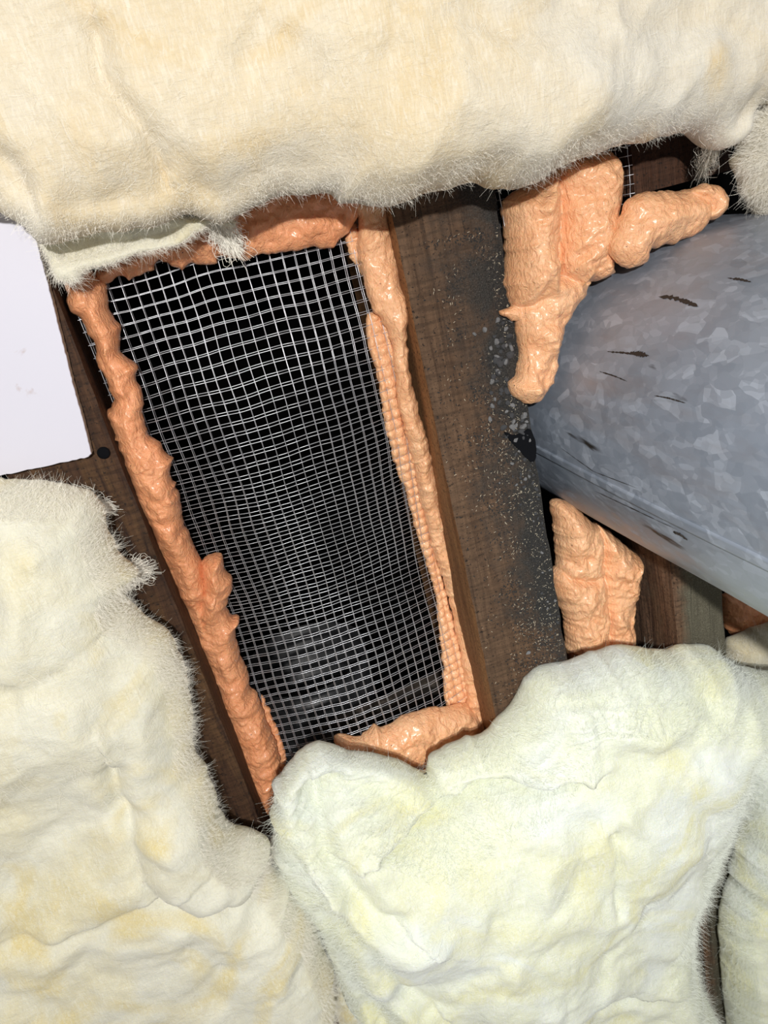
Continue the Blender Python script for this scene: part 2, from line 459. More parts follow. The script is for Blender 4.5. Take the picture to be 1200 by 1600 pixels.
# ---------------------------------------------------------------- galvanised duct
def galv():
    t = NT('galvanised steel'); o = t.mapping()
    vec = t.mapping(scale=(1, 1, .6))
    dn = t.noise(o, 40, 2, .5, 0, 1)
    vd = t.n('ShaderNodeVectorMath', operation='MULTIPLY_ADD'); t.L(dn, vd.inputs[0]); vd.inputs[1].default_value = (.009, .009, .009); t.L(vec, vd.inputs[2])
    v1 = t.voro(vd.outputs[0], 150, out='Color'); v2 = t.voro(vd.outputs[0], 300, out='Color')
    bw = t.n('ShaderNodeRGBToBW'); t.L(v1, bw.inputs[0]); bw2 = t.n('ShaderNodeRGBToBW'); t.L(v2, bw2.inputs[0])
    s = t.math('ADD', t.math('MULTIPLY', bw.outputs[0], .6), t.math('MULTIPLY', bw2.outputs[0], .4))
    c = t.ramp(s, [(.25, (.29, .34, .42)), (.55, (.335, .385, .47)), (.85, (.45, .51, .61))])
    # brown smears and dark scratches running along the duct
    st = t.noise(t.mapping(scale=(1, 1, .16)), 95, 4, .55, .3)
    pat = t.noise(o, 16, 2, .5)
    sm = t.math('MULTIPLY', t.ramp(st, [(.64, (0, 0, 0)), (.70, (1, 1, 1))]), t.ramp(pat, [(.52, (0, 0, 0)), (.62, (1, 1, 1))]))
    c = t.mix(sm, c, (.035, .03, .027))
    haze = t.noise(t.mapping(scale=(1, 1, .25)), 45, 4, .6)
    c = t.mix(t.ramp(haze, [(.55, (0, 0, 0)), (.8, (.5, .5, .5))]), c, (.26, .22, .21))
    r = t.ramp(s, [(.2, (.36,)*3), (.8, (.56,)*3)])
    t.set(Base_Color=c, Metallic=.35, Roughness=r, Normal=t.bump(t.noise(o, 30, 3), .0015, .5))
    return t.m
M_GALV = galv()
ax = -ray(205, 385)/np.linalg.norm(ray(205, 385))              # up along the duct
C0 = np.array([.21325, .01329, 0.0]); RAD = .1008
u_ = np.cross(ax, [0, 1, 0]); u_ /= np.linalg.norm(u_); v_ = np.cross(ax, u_)
duct = bpy.data.objects.new('round_duct', None); COL.objects.link(duct); duct.location = (C0-ax*.17).tolist()
duct.rotation_euler = Vector(ax).to_track_quat('Z', 'Y').to_euler()
tag(duct, 'large round galvanised metal duct with brown smears, standing at the right edge', 'duct')
DM = (Matrix.Translation(duct.location) @ duct.rotation_euler.to_matrix().to_4x4())
def duct_pipe():
    V = []; Fc = []; n = 160; m = 60; H = .42
    for th, fl in ((RAD, 0), (RAD-.0009, 1)):
        for j in range(m+1):
            z = H*j/m
            for i in range(n):
                a = 2*math.pi*i/n
                r = th+.0007*math.sin(a*3+z*9)+.0005*math.sin(a*7-z*23)
                V.append((r*math.cos(a), r*math.sin(a), z))
    for s in (0, 1):
        o = s*(m+1)*n
        for j in range(m):
            for i in range(n):
                q = (o+j*n+i, o+j*n+(i+1) % n, o+(j+1)*n+(i+1) % n, o+(j+1)*n+i)
                Fc.append(q if s == 0 else q[::-1])
    for j in (0, m):
        for i in range(n):
            a, b = j*n+i, j*n+(i+1) % n; c = (m+1)*n
            Fc.append((a, a+c, b+c, b) if j == 0 else (a, b, b+c, a+c))
    return mesh_obj('duct_wall', V, Fc, M_GALV, duct)
duct_pipe()
# lock seam: a flat fold running the duct's length
inv = DM.inverted()
def duct_angle(px, py):
    r = ray(px, py); w0 = inv @ Vector(CAM.tolist()); d = (inv.to_3x3() @ Vector(r.tolist()))
    A = d.x**2+d.y**2; B = 2*(w0.x*d.x+w0.y*d.y); Cc = w0.x**2+w0.y**2-RAD**2
    s = (-B-math.sqrt(max(0, B*B-4*A*Cc)))/2/A; h = w0+d*s
    return math.atan2(h.y, h.x), h.z
def seam(a0, wdt, h, z0=0, z1=.42, name='lock_seam'):
    V = []; Fc = []; n = 8; m = 40
    for j in range(m+1):
        z = z0+(z1-z0)*j/m
        for i in range(n+1):
            a = a0+(i/n-.5)*wdt/RAD
            e = min(1, (1-abs(2*i/n-1))*4)
            r = RAD+.0008*e*h-.0006+.0007*math.sin(a*3+z*9)+.0005*math.sin(a*7-z*23)+.0003
            V.append((r*math.cos(a), r*math.sin(a), z))
    for j in range(m):
        for i in range(n):
            o = j*(n+1)+i; Fc.append((o, o+1, o+n+2, o+n+1))
    return mesh_obj(name, V, Fc, M_GALV, duct)
aS, _ = duct_angle(1060, 812)
seam(aS, .007, 1.6)

M_SMEAR = plain('brown smear', (.03, .022, .018), .7)
def smear(pts, wdt, seed):
    P3 = [duct_angle(x, y) for x, y in pts]; V = []; Fc = []; n = 26; rs = np.random.RandomState(seed)
    for j in range(n+1):
        t = j/n*(len(P3)-1); i = min(int(t), len(P3)-2); f = t-i
        a = P3[i][0]*(1-f)+P3[i+1][0]*f; z = P3[i][1]*(1-f)+P3[i+1][1]*f
        w = wdt*max(0.0, math.sin(math.pi*j/n))**.5*(.25+rs.rand())/RAD*.5
        for q in (-1, 0, 1):
            aa = a+w*q; rr = RAD+.0007*math.sin(aa*3+z*9)+.0005*math.sin(aa*7-z*23)+.00022
            V.append((rr*math.cos(aa), rr*math.sin(aa), z+rs.randn()*.0004))
    for j in range(n):
        for q in (0, 1): Fc.append((j*3+q, j*3+q+1, j*3+q+4, j*3+q+3))
    return mesh_obj('brown_smear', V, Fc, M_SMEAR, duct)
for k, (pts, wd) in enumerate([([(1030, 463), (1050, 464), (1070, 470), (1090, 478)], .0030), ([(948, 549), (975, 551), (1010, 556)], .0014), ([(985, 550), (1000, 553), (1012, 556)], .0028),
                               ([(935, 580), (955, 586), (980, 596)], .0009), ([(1022, 618), (1045, 622), (1072, 630)], .0008), ([(1135, 432), (1155, 434), (1172, 438)], .0014),
                               ([(930, 765), (990, 792), (1060, 825)], .0008), ([(1055, 829), (1066, 833), (1078, 842)], .0026), ([(880, 700), (930, 735), (1000, 762)], .0006)]):
    smear(pts, wd, k)

# ---------------------------------------------------------------- galvanised hardware cloth
M_WIRE = plain('galvanised wire', (.58, .59, .63), .34, .7)
PITCH = .0064; WR = .00020
def sstep(a, b, x):
    t = np.clip((x-a)/(b-a), 0, 1); return t*t*(3-2*t)
def zmesh(x, y):
    base = -.014-.036*sstep(.09, -.10, y)+.004*sstep(-.12, -.20, y)
    xc = -.045; crown = .016*(1-np.clip((x-xc)/.085, -1, 1)**2)
    crown = crown*sstep(.16, .05, y)
    return base+crown-.006+fbm(x, y, .06, 21, 2)*.0016
def cloth_sheet(name, dx, dy, dz, rot, seed, xr, yr, zf, label, pitch=PITCH, cutf=None, wr=WR, step=None):
    lines = []; c, s = math.cos(rot), math.sin(rot)
    step = step or pitch/3
    def mk(a, b):           # local grid coordinates -> world
        x = xm+(a-xm)*c-(b-ym)*s+dx; y = ym+(a-xm)*s+(b-ym)*c+dy
        x = x+fbm(x, y, .05, seed, 2)*.0012; y = y+fbm(x, y, .045, seed+4, 2)*.0012
        return x, y
    xm, ym = (xr[0]+xr[1])/2, (yr[0]+yr[1])/2
    xs = np.arange(xr[0], xr[1]+1e-6, pitch); ys = np.arange(yr[0], yr[1]+1e-6, pitch)
    for i, a in enumerate(xs):
        b = np.arange(yr[0]-.001, yr[1]+.001, step); x, y = mk(np.full_like(b, a), b)
        z = zf(x, y)+dz+np.cos(math.pi*(b-yr[0])/pitch+math.pi*i)*wr*.9
        lines.append(np.column_stack([x, y, z]))
    for j, b in enumerate(ys):
        a = np.arange(xr[0]-.001, xr[1]+.001, step); x, y = mk(a, np.full_like(a, b))
        z = zf(x, y)+dz-np.cos(math.pi*(a-xr[0])/pitch+math.pi*j)*wr*.9
        lines.append(np.column_stack([x, y, z]))
    if cutf:
        out = []
        for L in lines:
            k = cutf(L[:, 0], L[:, 1]); st = None
            for q in range(len(L)+1):
                if q < len(L) and k[q]:
                    if st is None: st = q
                elif st is not None:
                    if q-st > 3: out.append(L[st:q])
                    st = None
        lines = out
    V, Fq = tube_mesh(lines, wr)
    return tag(mesh_obj(name, V, Fq, M_WIRE), label, 'wire mesh')
bayL = lambda x, y: (x > -.1275) & (x < .0345+.002*np.sin(y*70)) & (y > -.235) & (y < .215)
cloth_sheet('hardware_cloth', 0, 0, 0, .0, 2, (-.126, .034), (-.235, .215), zmesh,
            'upper sheet of square galvanised wire mesh stretched over the dark opening', cutf=bayL)
cloth_sheet('hardware_cloth', .0004, .0003, 0, .002, 2, (-.126, .0335), (-.235, .215), lambda x, y: zmesh(x, y)-.0016-.0044*sstep(-.13, .02, y),
            'second sheet of galvanised wire mesh lying just beneath the upper one', cutf=bayL)
# right bay: mesh turned up against the wide joist and crumpled by the sawn joist end
def zright(x, y):
    return -.022+.024*np.exp(-((x-.1005)/.0035)**2)+.026*sstep(.156, .172, x)+fbm(x, y, .02, 33, 2)*.003
cloth_sheet('hardware_cloth', 0, 0, 0, .02, 12, (.1005, .1775), (.060, .19), zright,
            'crumpled wire mesh behind the upper right foam, showing beside the sawn joist end', pitch=.0048,
            cutf=lambda x, y: (x > .0995) & (x < .1760) & ((x-.2133)**2+(y-.0133)**2 > .1035**2), step=.0015)

# ---------------------------------------------------------------- things in the dark cavity
M_FLEX = plain('darkened flexible duct skin', (.016, .018, .020), .5, 0, (60, (.03, .03, .033), .001))  # dimness of the deep cavity is put into this base colour
M_LATH = plain('darkened lath', (.09, .07, .055), .8, 0, (80, (.05, .038, .03), .001))  # lath colour also darkened for the shade in the cavity
def flex_duct():
    c = P(500, 1150, -.27); V = []; Fc = []; n = 48; m = 150
    for j in range(m+1):
        t = j/m; y = c[1]-.16+.26*t; x = c[0]-.04+.10*t-.05*t*t
        r = .062+.0022*math.cos(t*2*math.pi*14)
        for i in range(n):
            a = 2*math.pi*i/n
            V.append((x+r*math.cos(a), y, c[2]+r*math.sin(a)))
    for j in range(m):
        for i in range(n): Fc.append((j*n+i, j*n+(i+1) % n, (j+1)*n+(i+1) % n, (j+1)*n+i))
    return mesh_obj('flexible_duct', V, Fc, M_FLEX)
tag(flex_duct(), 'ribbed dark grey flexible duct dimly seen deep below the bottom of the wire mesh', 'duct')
a_ = P(500, 1150, -.17); b_ = P(700, 1060, -.17)
def plank(name, a, b, wdt, th, mat, label, cat):
    a = np.array(a); b = np.array(b); d = (b-a)/np.linalg.norm(b-a); s = np.array([-d[1], d[0], 0]); V = []; n = 24
    for j in range(n+1):
        p = a+(b-a)*j/n; jit = .0008*math.sin(j*1.7)
        for (sx, sz) in ((-1, -1), (1, -1), (1, 1), (-1, 1)):
            V.append(tuple(p+s*(wdt/2+jit)*sx+np.array([0, 0, th/2*sz])))
    Fc = []
    for j in range(n):
        for i in range(4): Fc.append((j*4+i, j*4+(i+1) % 4, (j+1)*4+(i+1) % 4, (j+1)*4+i))
    Fc += [(3, 2, 1, 0), (n*4, n*4+1, n*4+2, n*4+3)]
    return tag(mesh_obj(name, V, Fc, mat, smooth=False), label, cat)
plank('wood_lath', a_, b_, .018, .008, M_LATH, 'dim grey-brown wood lath crossing below the bottom edge of the wire mesh', 'lath')

# ---------------------------------------------------------------- white board on the left joist
M_BOARD = NT('white painted board')
o_ = M_BOARD.mapping()
sm_ = M_BOARD.noise(o_, 75, 4, .6, .3); sm2 = M_BOARD.noise(o_, 14, 2, .5)
msk = M_BOARD.math('MULTIPLY', M_BOARD.ramp(sm_, [(.64, (0, 0, 0)), (.74, (1, 1, 1))]), M_BOARD.ramp(sm2, [(.5, (0, 0, 0)), (.62, (.6, .6, .6))]))
M_BOARD.set(Base_Color=M_BOARD.mix(msk, (.66, .66, .76), (.40, .28, .24)), Roughness=.55)
M_CORE = plain('gypsum core', (.55, .50, .42), .9, 0, (300, (.40, .35, .28), .001))
def white_board():
    z1 = .0075; z0 = .0012
    c = P(145, 714, z1)[:2]; e1 = P(50, 345, z1)[:2]; e2 = P(0, 745, z1)[:2]
    d1 = (e1-c)/np.linalg.norm(e1-c); d2 = (e2-c)/np.linalg.norm(e2-c)
    L1 = .145; L2 = .16; n1, n2 = 90, 80
    poly = []
    rs = np.random.RandomState(4)
    for i in range(n1+1): poly.append(c+d1*L1*i/n1+d2*(abs(rs.randn())*.00015+.0006*max(0, vnoise(np.array([i/7.]), np.array([.5]), 3)[0])))
    for i in range(1, n2+1): poly.append(c+d1*L1+d2*L2*i/n2)
    for i in range(1, 6): poly.append(c+d1*L1*(1-i/5)+d2*L2)
    for i in range(1, n2): poly.append(c+d2*L2*(1-i/n2)+d1*abs(rs.randn())*.0003)
    poly[0] = c+d1*.0012+d2*.0010
    poly = np.array(poly); cen = poly.mean(0); k = len(poly)
    rings = [(1.0, z0), (1.0, z1-.0006), (.996, z1)]
    V = []
    for s, z in rings:
        q = cen+(poly-cen)*s; V += [(a, b, z) for a, b in q]
    Fc = []
    for r in range(2):
        for i in range(k): Fc.append((r*k+i, r*k+(i+1) % k, (r+1)*k+(i+1) % k, (r+1)*k+i))
    Fc.append(tuple(range(k))[::-1]); Fc.append(tuple(range(2*k, 3*k)))
    o = mesh_obj('wall_board', V, Fc, M_BOARD.m, smooth=False)
    o.data.materials.append(M_CORE)
    for p in o.data.polygons[:k]: p.material_index = 1
    return tag(o, 'white board with chipped edges and small brown marks, lying on the left joist', 'board')
white_board()

# ---------------------------------------------------------------- expanding foam
def foam_z(seed, lump=.0026, wr_ang=0.0, wr=.0007, wsize=.0045):
    def f(x, y):
        c, s = math.cos(wr_ang), math.sin(wr_ang)
        a = x*c+y*s; b = -x*s+y*c
        wx = a+vnoise(x/.012, y/.012, seed+9)*.003; wy = b+vnoise(x/.012, y/.012, seed+8)*.003
        h = lump*.75*fbm(wx, wy, .013, seed, 2)+lump*.35*(.5-worley(wx, wy, .017, seed))
        h += lump*.28*(.5-worley(wy, wx, .0075, seed+1))
        h += wr*.45*ridge(wx*.5, wy, wsize, seed+2)
        h += .00045*fbm(x, y, .0025, seed+3, 3)
        return h
    return f
def foam(label, lobes, seed, mat=None, res=.0007, ang=0.0, lump=.0026, wr=.0007, spikes=.0010, parent=None, name='foam_bead', group=None, zf=None, base=None):
    o, info = pillow(name, lobes, res, mat or M_FOAM, zf or foam_z(seed, lump, ang, wr), parent, rough=(.0011, .0045, seed, spikes), base=base)
    if parent is None: tag(o, label, 'foam', group)
    return o, info
def pt(lst): return lst
# left bead, upper run
foam('long orange foam bead down the left edge of the wire mesh',
     [([(105, 452), (118, 428), (140, 420), (155, 432), (167, 447), (171, 480), (186, 508), (189, 530), (188, 550), (218, 572), (213, 590), (222, 612), (224, 650), (231, 678), (253, 690), (256, 706),
        (269, 716), (266, 740), (279, 770), (282, 800), (296, 837), (316, 880), (330, 930), (335, 985), (318, 1010), (302, 990), (285, 942), (262, 892), (238, 832), (215, 782), (203, 738), (185, 692), (173, 652),
        (178, 622), (165, 592), (150, 562), (148, 540), (130, 502), (109, 482)], .006, .018, .008, .0145)], 40, base=zmesh, ang=.35, lump=.0036, wr=.0012, spikes=.0016)
# left bead, lower run starting in a raised knob
foam('lower left orange foam bead with a raised knob on top, tapering to a point',
     [([(312, 885), (320, 868), (345, 866), (351, 885), (362, 905), (363, 920), (352, 936), (357, 957), (374, 966), (367, 985), (374, 1020), (386, 1045), (391, 1070), (406, 1090),
        (413, 1120), (423, 1140), (431, 1165), (436, 1195), (428, 1228), (421, 1262), (408, 1262), (394, 1235), (371, 1190), (358, 1150), (339, 1090), (322, 1040), (303, 1003), (297, 965), (308, 925)], .006, .019, .008, .015)], 47, base=zmesh, ang=.4, lump=.0030, wr=.0010, spikes=.0014)
foam('small orange foam lobe squeezed under the wire at the lower left corner of the mesh',
     [([(410, 1085), (424, 1120), (436, 1145), (445, 1170), (447, 1195), (436, 1215), (425, 1200), (415, 1160), (404, 1120)], -.002, .004, .006, .008)], 49, base=zmesh, lump=.001)
# top bead
foam('orange foam bead along the upper end of the wire mesh, half under the large batt',
     [([(150, 437), (166, 443), (190, 431), (215, 434), (241, 414), (250, 405), (268, 414), (290, 419), (301, 412), (325, 416), (340, 411), (343, 401), (370, 405), (400, 401), (440, 394), (470, 389), (500, 386),
        (525, 387), (531, 375), (545, 364), (556, 345), (556, 300), (480, 285), (400, 300), (330, 330), (260, 365), (200, 395), (155, 418)], .004, .012, .008, .016)], 53, base=zmesh, ang=.2, lump=.0030, wr=.0008, spikes=.0014)
# right bead
foam('long narrow orange foam bead between the wire mesh and the wide dirty joist',
     [([(552, 315), (585, 300), (608, 318), (608, 350), (613, 382), (621, 430), (633, 463), (636, 500), (635, 540), (643, 600), (656, 650), (667, 690), (679, 740), (692, 790), (706, 860), (718, 930), (731, 980), (741, 1040),
        (753, 1080), (761, 1140), (742, 1153), (735, 1120), (724, 1050), (711, 980), (692, 905), (674, 850), (656, 775), (641, 705), (624, 640), (616, 575), (609, 523), (594, 502), (578, 477), (569, 440), (559, 402), (560, 352)],
       .004, .010, .008, .010)], 61, base=zmesh, mat=M_FOAMR, ang=.2, lump=.0024, wr=.0008, spikes=.0011)
# bulge pushed up through the wire, right side
z_under = lambda x, y: np.zeros_like(x)
def foam_under(label, poly, seed, depth, mat=M_FOAMR):
    def f(x, y):
        cells = np.sqrt(np.abs(np.sin(math.pi*(x+.126)/PITCH))*np.abs(np.sin(math.pi*(y+.235)/PITCH)))
        return .0026*cells+.0004*fbm(x, y, .003, seed, 2)
    return foam(label, [(poly, -.0022, .0014, .006, .004)], seed, mat, zf=f, spikes=.0006, base=zmesh)
foam_under('orange foam bulging up through the wire squares, right side of the mesh',
     [(574, 490), (590, 488), (606, 505), (618, 570), (626, 640), (645, 710), (662, 780), (680, 860), (700, 935), (718, 1010), (732, 1075), (740, 1120), (722, 1130), (700, 1112), (693, 1080), (692, 1040), (686, 985), (681, 930),
      (666, 880), (651, 830), (641, 800), (635, 770), (616, 720), (606, 680), (597, 640), (590, 590), (580, 560), (573, 522)], 67, -.034)
foam_under('small orange foam lobe behind the wire at the top right corner of the mesh',
     [(538, 368), (548, 352), (560, 348), (566, 390), (570, 430), (560, 420), (546, 402)], 68, -.016)
# bottom bead
foam('orange foam bead across the bottom of the wire mesh above the lower batt',
     [([(521, 1156), (531, 1147), (560, 1151), (585, 1133), (600, 1136), (625, 1122), (651, 1112), (670, 1106), (700, 1103), (728, 1100), (748, 1118), (752, 1140), (735, 1162), (700, 1178), (682, 1196), (668, 1212), (640, 1205), (600, 1195), (550, 1185)], .004, .014, .008, .014)],
     71, base=zmesh, mat=M_FOAMR, ang=.3, lump=.0030, spikes=.0012)
# big mass above right: two columns and a tail
foam('big glossy orange foam mass between the wide joist and the metal duct',
     [([(787, 315), (830, 280), (862, 262), (866, 330), (866, 400), (862, 452), (842, 472), (815, 482), (797, 472), (788, 430), (791, 380)], .002, .024, .02, .020),
      ([(858, 265), (905, 240), (947, 240), (955, 300), (956, 370), (946, 408), (949, 428), (918, 441), (895, 448), (868, 432), (858, 400), (860, 330)], .002, .027, .02, .019),
      ([(815, 455), (868, 425), (916, 436), (912, 460), (891, 488), (876, 520), (869, 560), (862, 592), (846, 620), (826, 631), (805, 623), (794, 602), (808, 582), (811, 540), (806, 505)], .003, .014, .016, .017),
      ([(781, 486), (797, 477), (815, 470), (815, 500), (800, 499), (786, 496)], .004, .005, .006, .006)],
     77, mat=M_FOAMR, ang=.3, lump=.0042, wr=.0010, spikes=.0008, res=.0006)
foam('separate orange foam blob against the top of the duct, below the sawn joist end',
     [([(950, 380), (966, 345), (984, 308), (1030, 300), (1085, 298), (1100, 310), (1102, 335), (1086, 364), (1050, 380), (1012, 390), (1005, 411), (980, 419), (958, 404)], .026, .015, .008, .019),
      ([(1075, 300), (1100, 288), (1121, 291), (1131, 310), (1129, 330), (1112, 345), (1095, 342), (1100, 322), (1085, 310)], .030, .010, .007, .009)],
     83, mat=M_FOAMR, ang=.5, lump=.0018, wr=.0004, spikes=.0006, res=.0006)
foam('pale orange foam mass below the metal duct and above the lower right batt',
     [([(861, 785), (885, 781), (906, 800), (934, 826), (936, 860), (938, 895), (905, 903), (872, 895), (868, 860), (866, 830)], -.040, .018, .012, .015),
      ([(930, 818), (970, 848), (994, 870), (992, 910), (984, 960), (986, 1000), (965, 1030), (936, 1035), (940, 960), (932, 900)], -.042, .018, .012, .013),
      ([(868, 885), (905, 893), (940, 895), (946, 960), (945, 1045), (893, 1040), (884, 1010), (879, 960), (862, 915)], -.040, .018, .012, .017)],
     91, mat=M_FOAMR, ang=1.2, lump=.0040, wr=.0014, spikes=.0008, res=.0006)
foam('dim brown-orange foam lump in shadow at the right edge, under the metal duct',
     [([(1132, 930), (1165, 925), (1260, 960), (1260, 1010), (1190, 1000), (1145, 995), (1130, 965)], -.075, .014, .010, .015)], 95, ang=.5)

# ---------------------------------------------------------------- glass wool batts
def wool(seed, big=.0075, creases=(), bumps=(), zc=.05, extra=None, fine=1.0):
    cl = [(PP(pl, zc), wd, dp, asym) for pl, wd, dp, asym in creases]
    bl = [(P(bx, by, zc)[:2], r, a) for bx, by, r, a in bumps]
    def f(x, y):
        wx = x+fbm(x, y, .05, seed+20, 2)*.012; wy = y+fbm(x, y, .05, seed+21, 2)*.012
        h = fbm(wx, wy, .075, seed, 3)*big
        h += vnoise(wx/.03+4, wy/.05, seed+4)*big*.35
        h += fbm(wx, wy, .014, seed+1, 2)*.0009*fine+fbm(wy, wx, .004, seed+2, 2)*.00022*fine
        pts = np.stack([x+fbm(x, y, .02, seed+30, 2)*.002, y+fbm(x, y, .02, seed+31, 2)*.002], 1)
        for ln, wd, dp, asym in cl:
            d, s = polydist(pts, ln)
            h -= dp*np.exp(-(d/(wd*1.3))**1.8)
            if asym: h += asym*np.exp(-(d/(wd*5))**2)*sstep(-wd*.5, wd*.5, d*s)
        for c, r, a in bl: h += a*np.exp(-((x-c[0])**2+(y-c[1])**2)/r**2)
        if extra: h += extra(x, y)
        return h
    return f
def batt(label, lobes, seed, mat, res, fm, nE, nF, name='insulation_batt', edge_rough=.0022, spikes=.003, bottom=None, length=.0065, edge_mul=3, width=.00006, band=.012, **kw):
    o, info = pillow(name, lobes, res, mat, wool(seed, **kw), None, rough=(edge_rough, .012, seed, spikes), bottom=bottom)
    tag(o, label, 'insulation')
    fibres('loose_fibres', info, fm, o, int(nE*edge_mul), nF*2, seed+50, length=length, width=width, edge_band=band)
    return o, info
batt('large cream glass wool batt across the top, overhanging the mesh and joists',
     [([(-520, 380), (-40, 322), (0, 330), (45, 352), (62, 380), (140, 365), (230, 352), (300, 340), (350, 352), (380, 332), (410, 322), (450, 306), (520, 300), (533, 316), (560, 316), (610, 318), (660, 306), (700, 298), (750, 292), (770, 298), (800, 292),
        (835, 276), (880, 258), (930, 240), (980, 222), (1030, 208), (1070, 204), (1095, 212), (1110, 236), (1140, 232), (1160, 215), (1168, 180), (1200, 168), (1280, 160), (1330, 100), (1330, -140), (600, -160), (-520, -150)], .046, .034, .040, .032)],
     101, M_TOP, .0016, M_FIB, 7000, 7000, zc=.07, big=.008, bottom=.003, length=.0032, edge_mul=1.0, width=.00004,
     creases=[([(160, 60), (164, 110), (190, 150), (225, 185), (245, 225), (262, 255)], .004, .006, .004), ([(-20, 225), (20, 260), (42, 300)], .004, .005, .003),
              ([(860, 20), (900, 55), (930, 110)], .008, .004, 0), ([(120, 310), (260, 300), (400, 320), (470, 300)], .008, .004, 0), ([(1195, 165), (1170, 205)], .006, .01, 0)],
     bumps=[(600, 120, .04, .006), (330, 120, .03, .005), (880, 180, .05, .006)])
batt('greyish glass wool flap drooping from the large batt beside the top of the white board',
     [([(60, 370), (120, 345), (240, 335), (340, 340), (372, 345), (368, 360), (330, 352), (300, 360), (275, 378), (240, 390), (200, 402), (160, 420), (135, 430), (108, 444), (90, 438), (76, 405)], .026, .016, .020, .018)],
     107, M_FLAP, .0010, M_FIB, 3000, 1500, zc=.02, big=.008, length=.004, width=.00004,
     creases=[([(90, 400), (180, 375), (260, 372), (330, 352)], .004, .006, .003)])
batt('pale glass wool batt filling the lower left corner over the left joist',
     [([(-560, 900), (-40, 752), (0, 750), (45, 752), (100, 762), (140, 776), (165, 792), (172, 830), (182, 862), (212, 880), (222, 895), (205, 905), (196, 920), (215, 950), (232, 965), (262, 985), (285, 1030), (296, 1080), (300, 1120), (300, 1160), (318, 1200), (338, 1240), (352, 1285),
        (385, 1302), (418, 1318), (415, 1345), (438, 1372), (470, 1400), (492, 1435), (505, 1480), (518, 1520), (522, 1560), (506, 1600), (500, 1720), (-560, 1740)], .024, .030, .020, .030)],
     113, M_LEFT, .0016, M_FIB, 7000, 7000, zc=.04, big=.009, bottom=.0012, length=.0052, edge_mul=5, width=.000045,
     creases=[([(180, 1190), (192, 1230), (215, 1290), (232, 1345), (262, 1385), (320, 1400), (350, 1390)], .006, .010, .006), ([(-20, 1062), (60, 1035), (110, 1000), (140, 985)], .008, .004, .002),
              ([(-20, 1465), (80, 1455), (150, 1430), (215, 1395)], .008, .008, .005), ([(270, 1480), (320, 1440)], .008, .003, 0), ([(0, 1250), (120, 1255), (190, 1250)], .010, .004, 0)],
     bumps=[(290, 1290, .035, .012), (60, 950, .04, .006), (120, 1150, .05, .008), (330, 1440, .05, .008), (100, 1350, .05, -.008)])
_cr = PP([(420, 1400), (520, 1345), (595, 1316), (640, 1298), (700, 1272), (755, 1240), (800, 1222), (850, 1190), (900, 1150), (980, 1115), (1060, 1075), (1120, 1040)], .04)
def strata(x, y):
    pts = np.stack([x+fbm(x, y, .03, 301, 2)*.003, y+fbm(x, y, .03, 302, 2)*.003], 1)
    d, sd = polydist(pts, _cr)
    m = sstep(0, .004, d*sd*STR_SIGN)*sstep(.075, .045, d)
    return m*(-.10*np.minimum(d, .05)+.0017*np.sin(d*2*math.pi/.0062+fbm(x, y, .02, 303, 2)*2.5)+.0006*np.sin(d*2*math.pi/.0031+1))
STR_SIGN = 1.0
batt('large pale yellow-green glass wool batt at the lower right with layered torn edge',
     [([(424, 1262), (432, 1228), (448, 1200), (470, 1178), (500, 1164), (520, 1168), (560, 1180), (600, 1186), (640, 1198), (666, 1212), (672, 1190), (700, 1172), (735, 1158), (765, 1145), (790, 1118), (812, 1092), (822, 1068), (850, 1046), (885, 1036), (910, 1030), (950, 1018), (988, 1010),
        (1020, 1018), (1050, 1022), (1078, 1008), (1110, 1012), (1140, 1032), (1170, 1045), (1260, 1060), (1255, 1130), (1175, 1190, .04), (1160, 1290, .04), (1136, 1370, .04), (1100, 1435, .04), (1096, 1490, .04), (1108, 1560, .04), (1138, 1620, .04), (1130, 1780, .04), (620, 1780), (590, 1640), (560, 1580), (535, 1520), (518, 1500), (500, 1440), (470, 1390), (440, 1360), (428, 1310)], .010, .052, .024, .040)],
     127, M_BOT, .0016, M_FIBG, 9000, 11000, zc=.04, big=.009, edge_rough=.0018, length=.007, width=.00006, band=.042, edge_mul=8,
     extra=strata, creases=[([(595, 1316), (640, 1298), (700, 1272), (755, 1240), (800, 1222), (840, 1212), (880, 1196)], .0028, .020, .012), ([(500, 1270), (510, 1310), (535, 1350), (575, 1385), (600, 1395)], .008, .020, .006),
              ([(930, 1260), (934, 1320), (936, 1375)], .0025, .004, 0), ([(530, 1400), (570, 1440), (620, 1500), (660, 1530)], .010, .014, .006), ([(510, 1420), (540, 1500), (575, 1540), (600, 1590)], .008, .016, .005),
              ([(800, 1545), (900, 1530), (960, 1525)], .008, .006, .004), ([(560, 1220), (520, 1250), (500, 1290)], .007, .006, .0)],
     bumps=[(640, 1250, .05, -.014), (760, 1190, .05, -.012), (560, 1250, .04, -.010), (900, 1420, .08, .010), (700, 1420, .06, .006), (860, 1560, .05, -.006), (1060, 1200, .05, .006)])
batt('narrow pale green glass wool batt at the right edge, beyond a dark gap',
     [([(1165, 1195), (1200, 1150), (1280, 1120), (1300, 1780), (1150, 1780), (1140, 1620), (1132, 1560), (1128, 1500), (1124, 1440), (1142, 1370), (1160, 1290)], .012, .040, .014, .026)],
     131, M_BOT, .0016, M_FIBG, 3500, 2500, zc=.03, big=.006, edge_rough=.0014, spikes=.001)
batt('brown-tinted glass wool tuft standing at the top right edge, beside the dark gap',
     [([(1164, 192), (1185, 172), (1240, 165), (1290, 200), (1290, 430), (1215, 400), (1194, 372), (1184, 335), (1168, 300), (1158, 262), (1163, 230)], .040, .024, .02, .022)],
     137, M_DARKER, .0012, M_FIB, 2500, 900, zc=.04, big=.005)
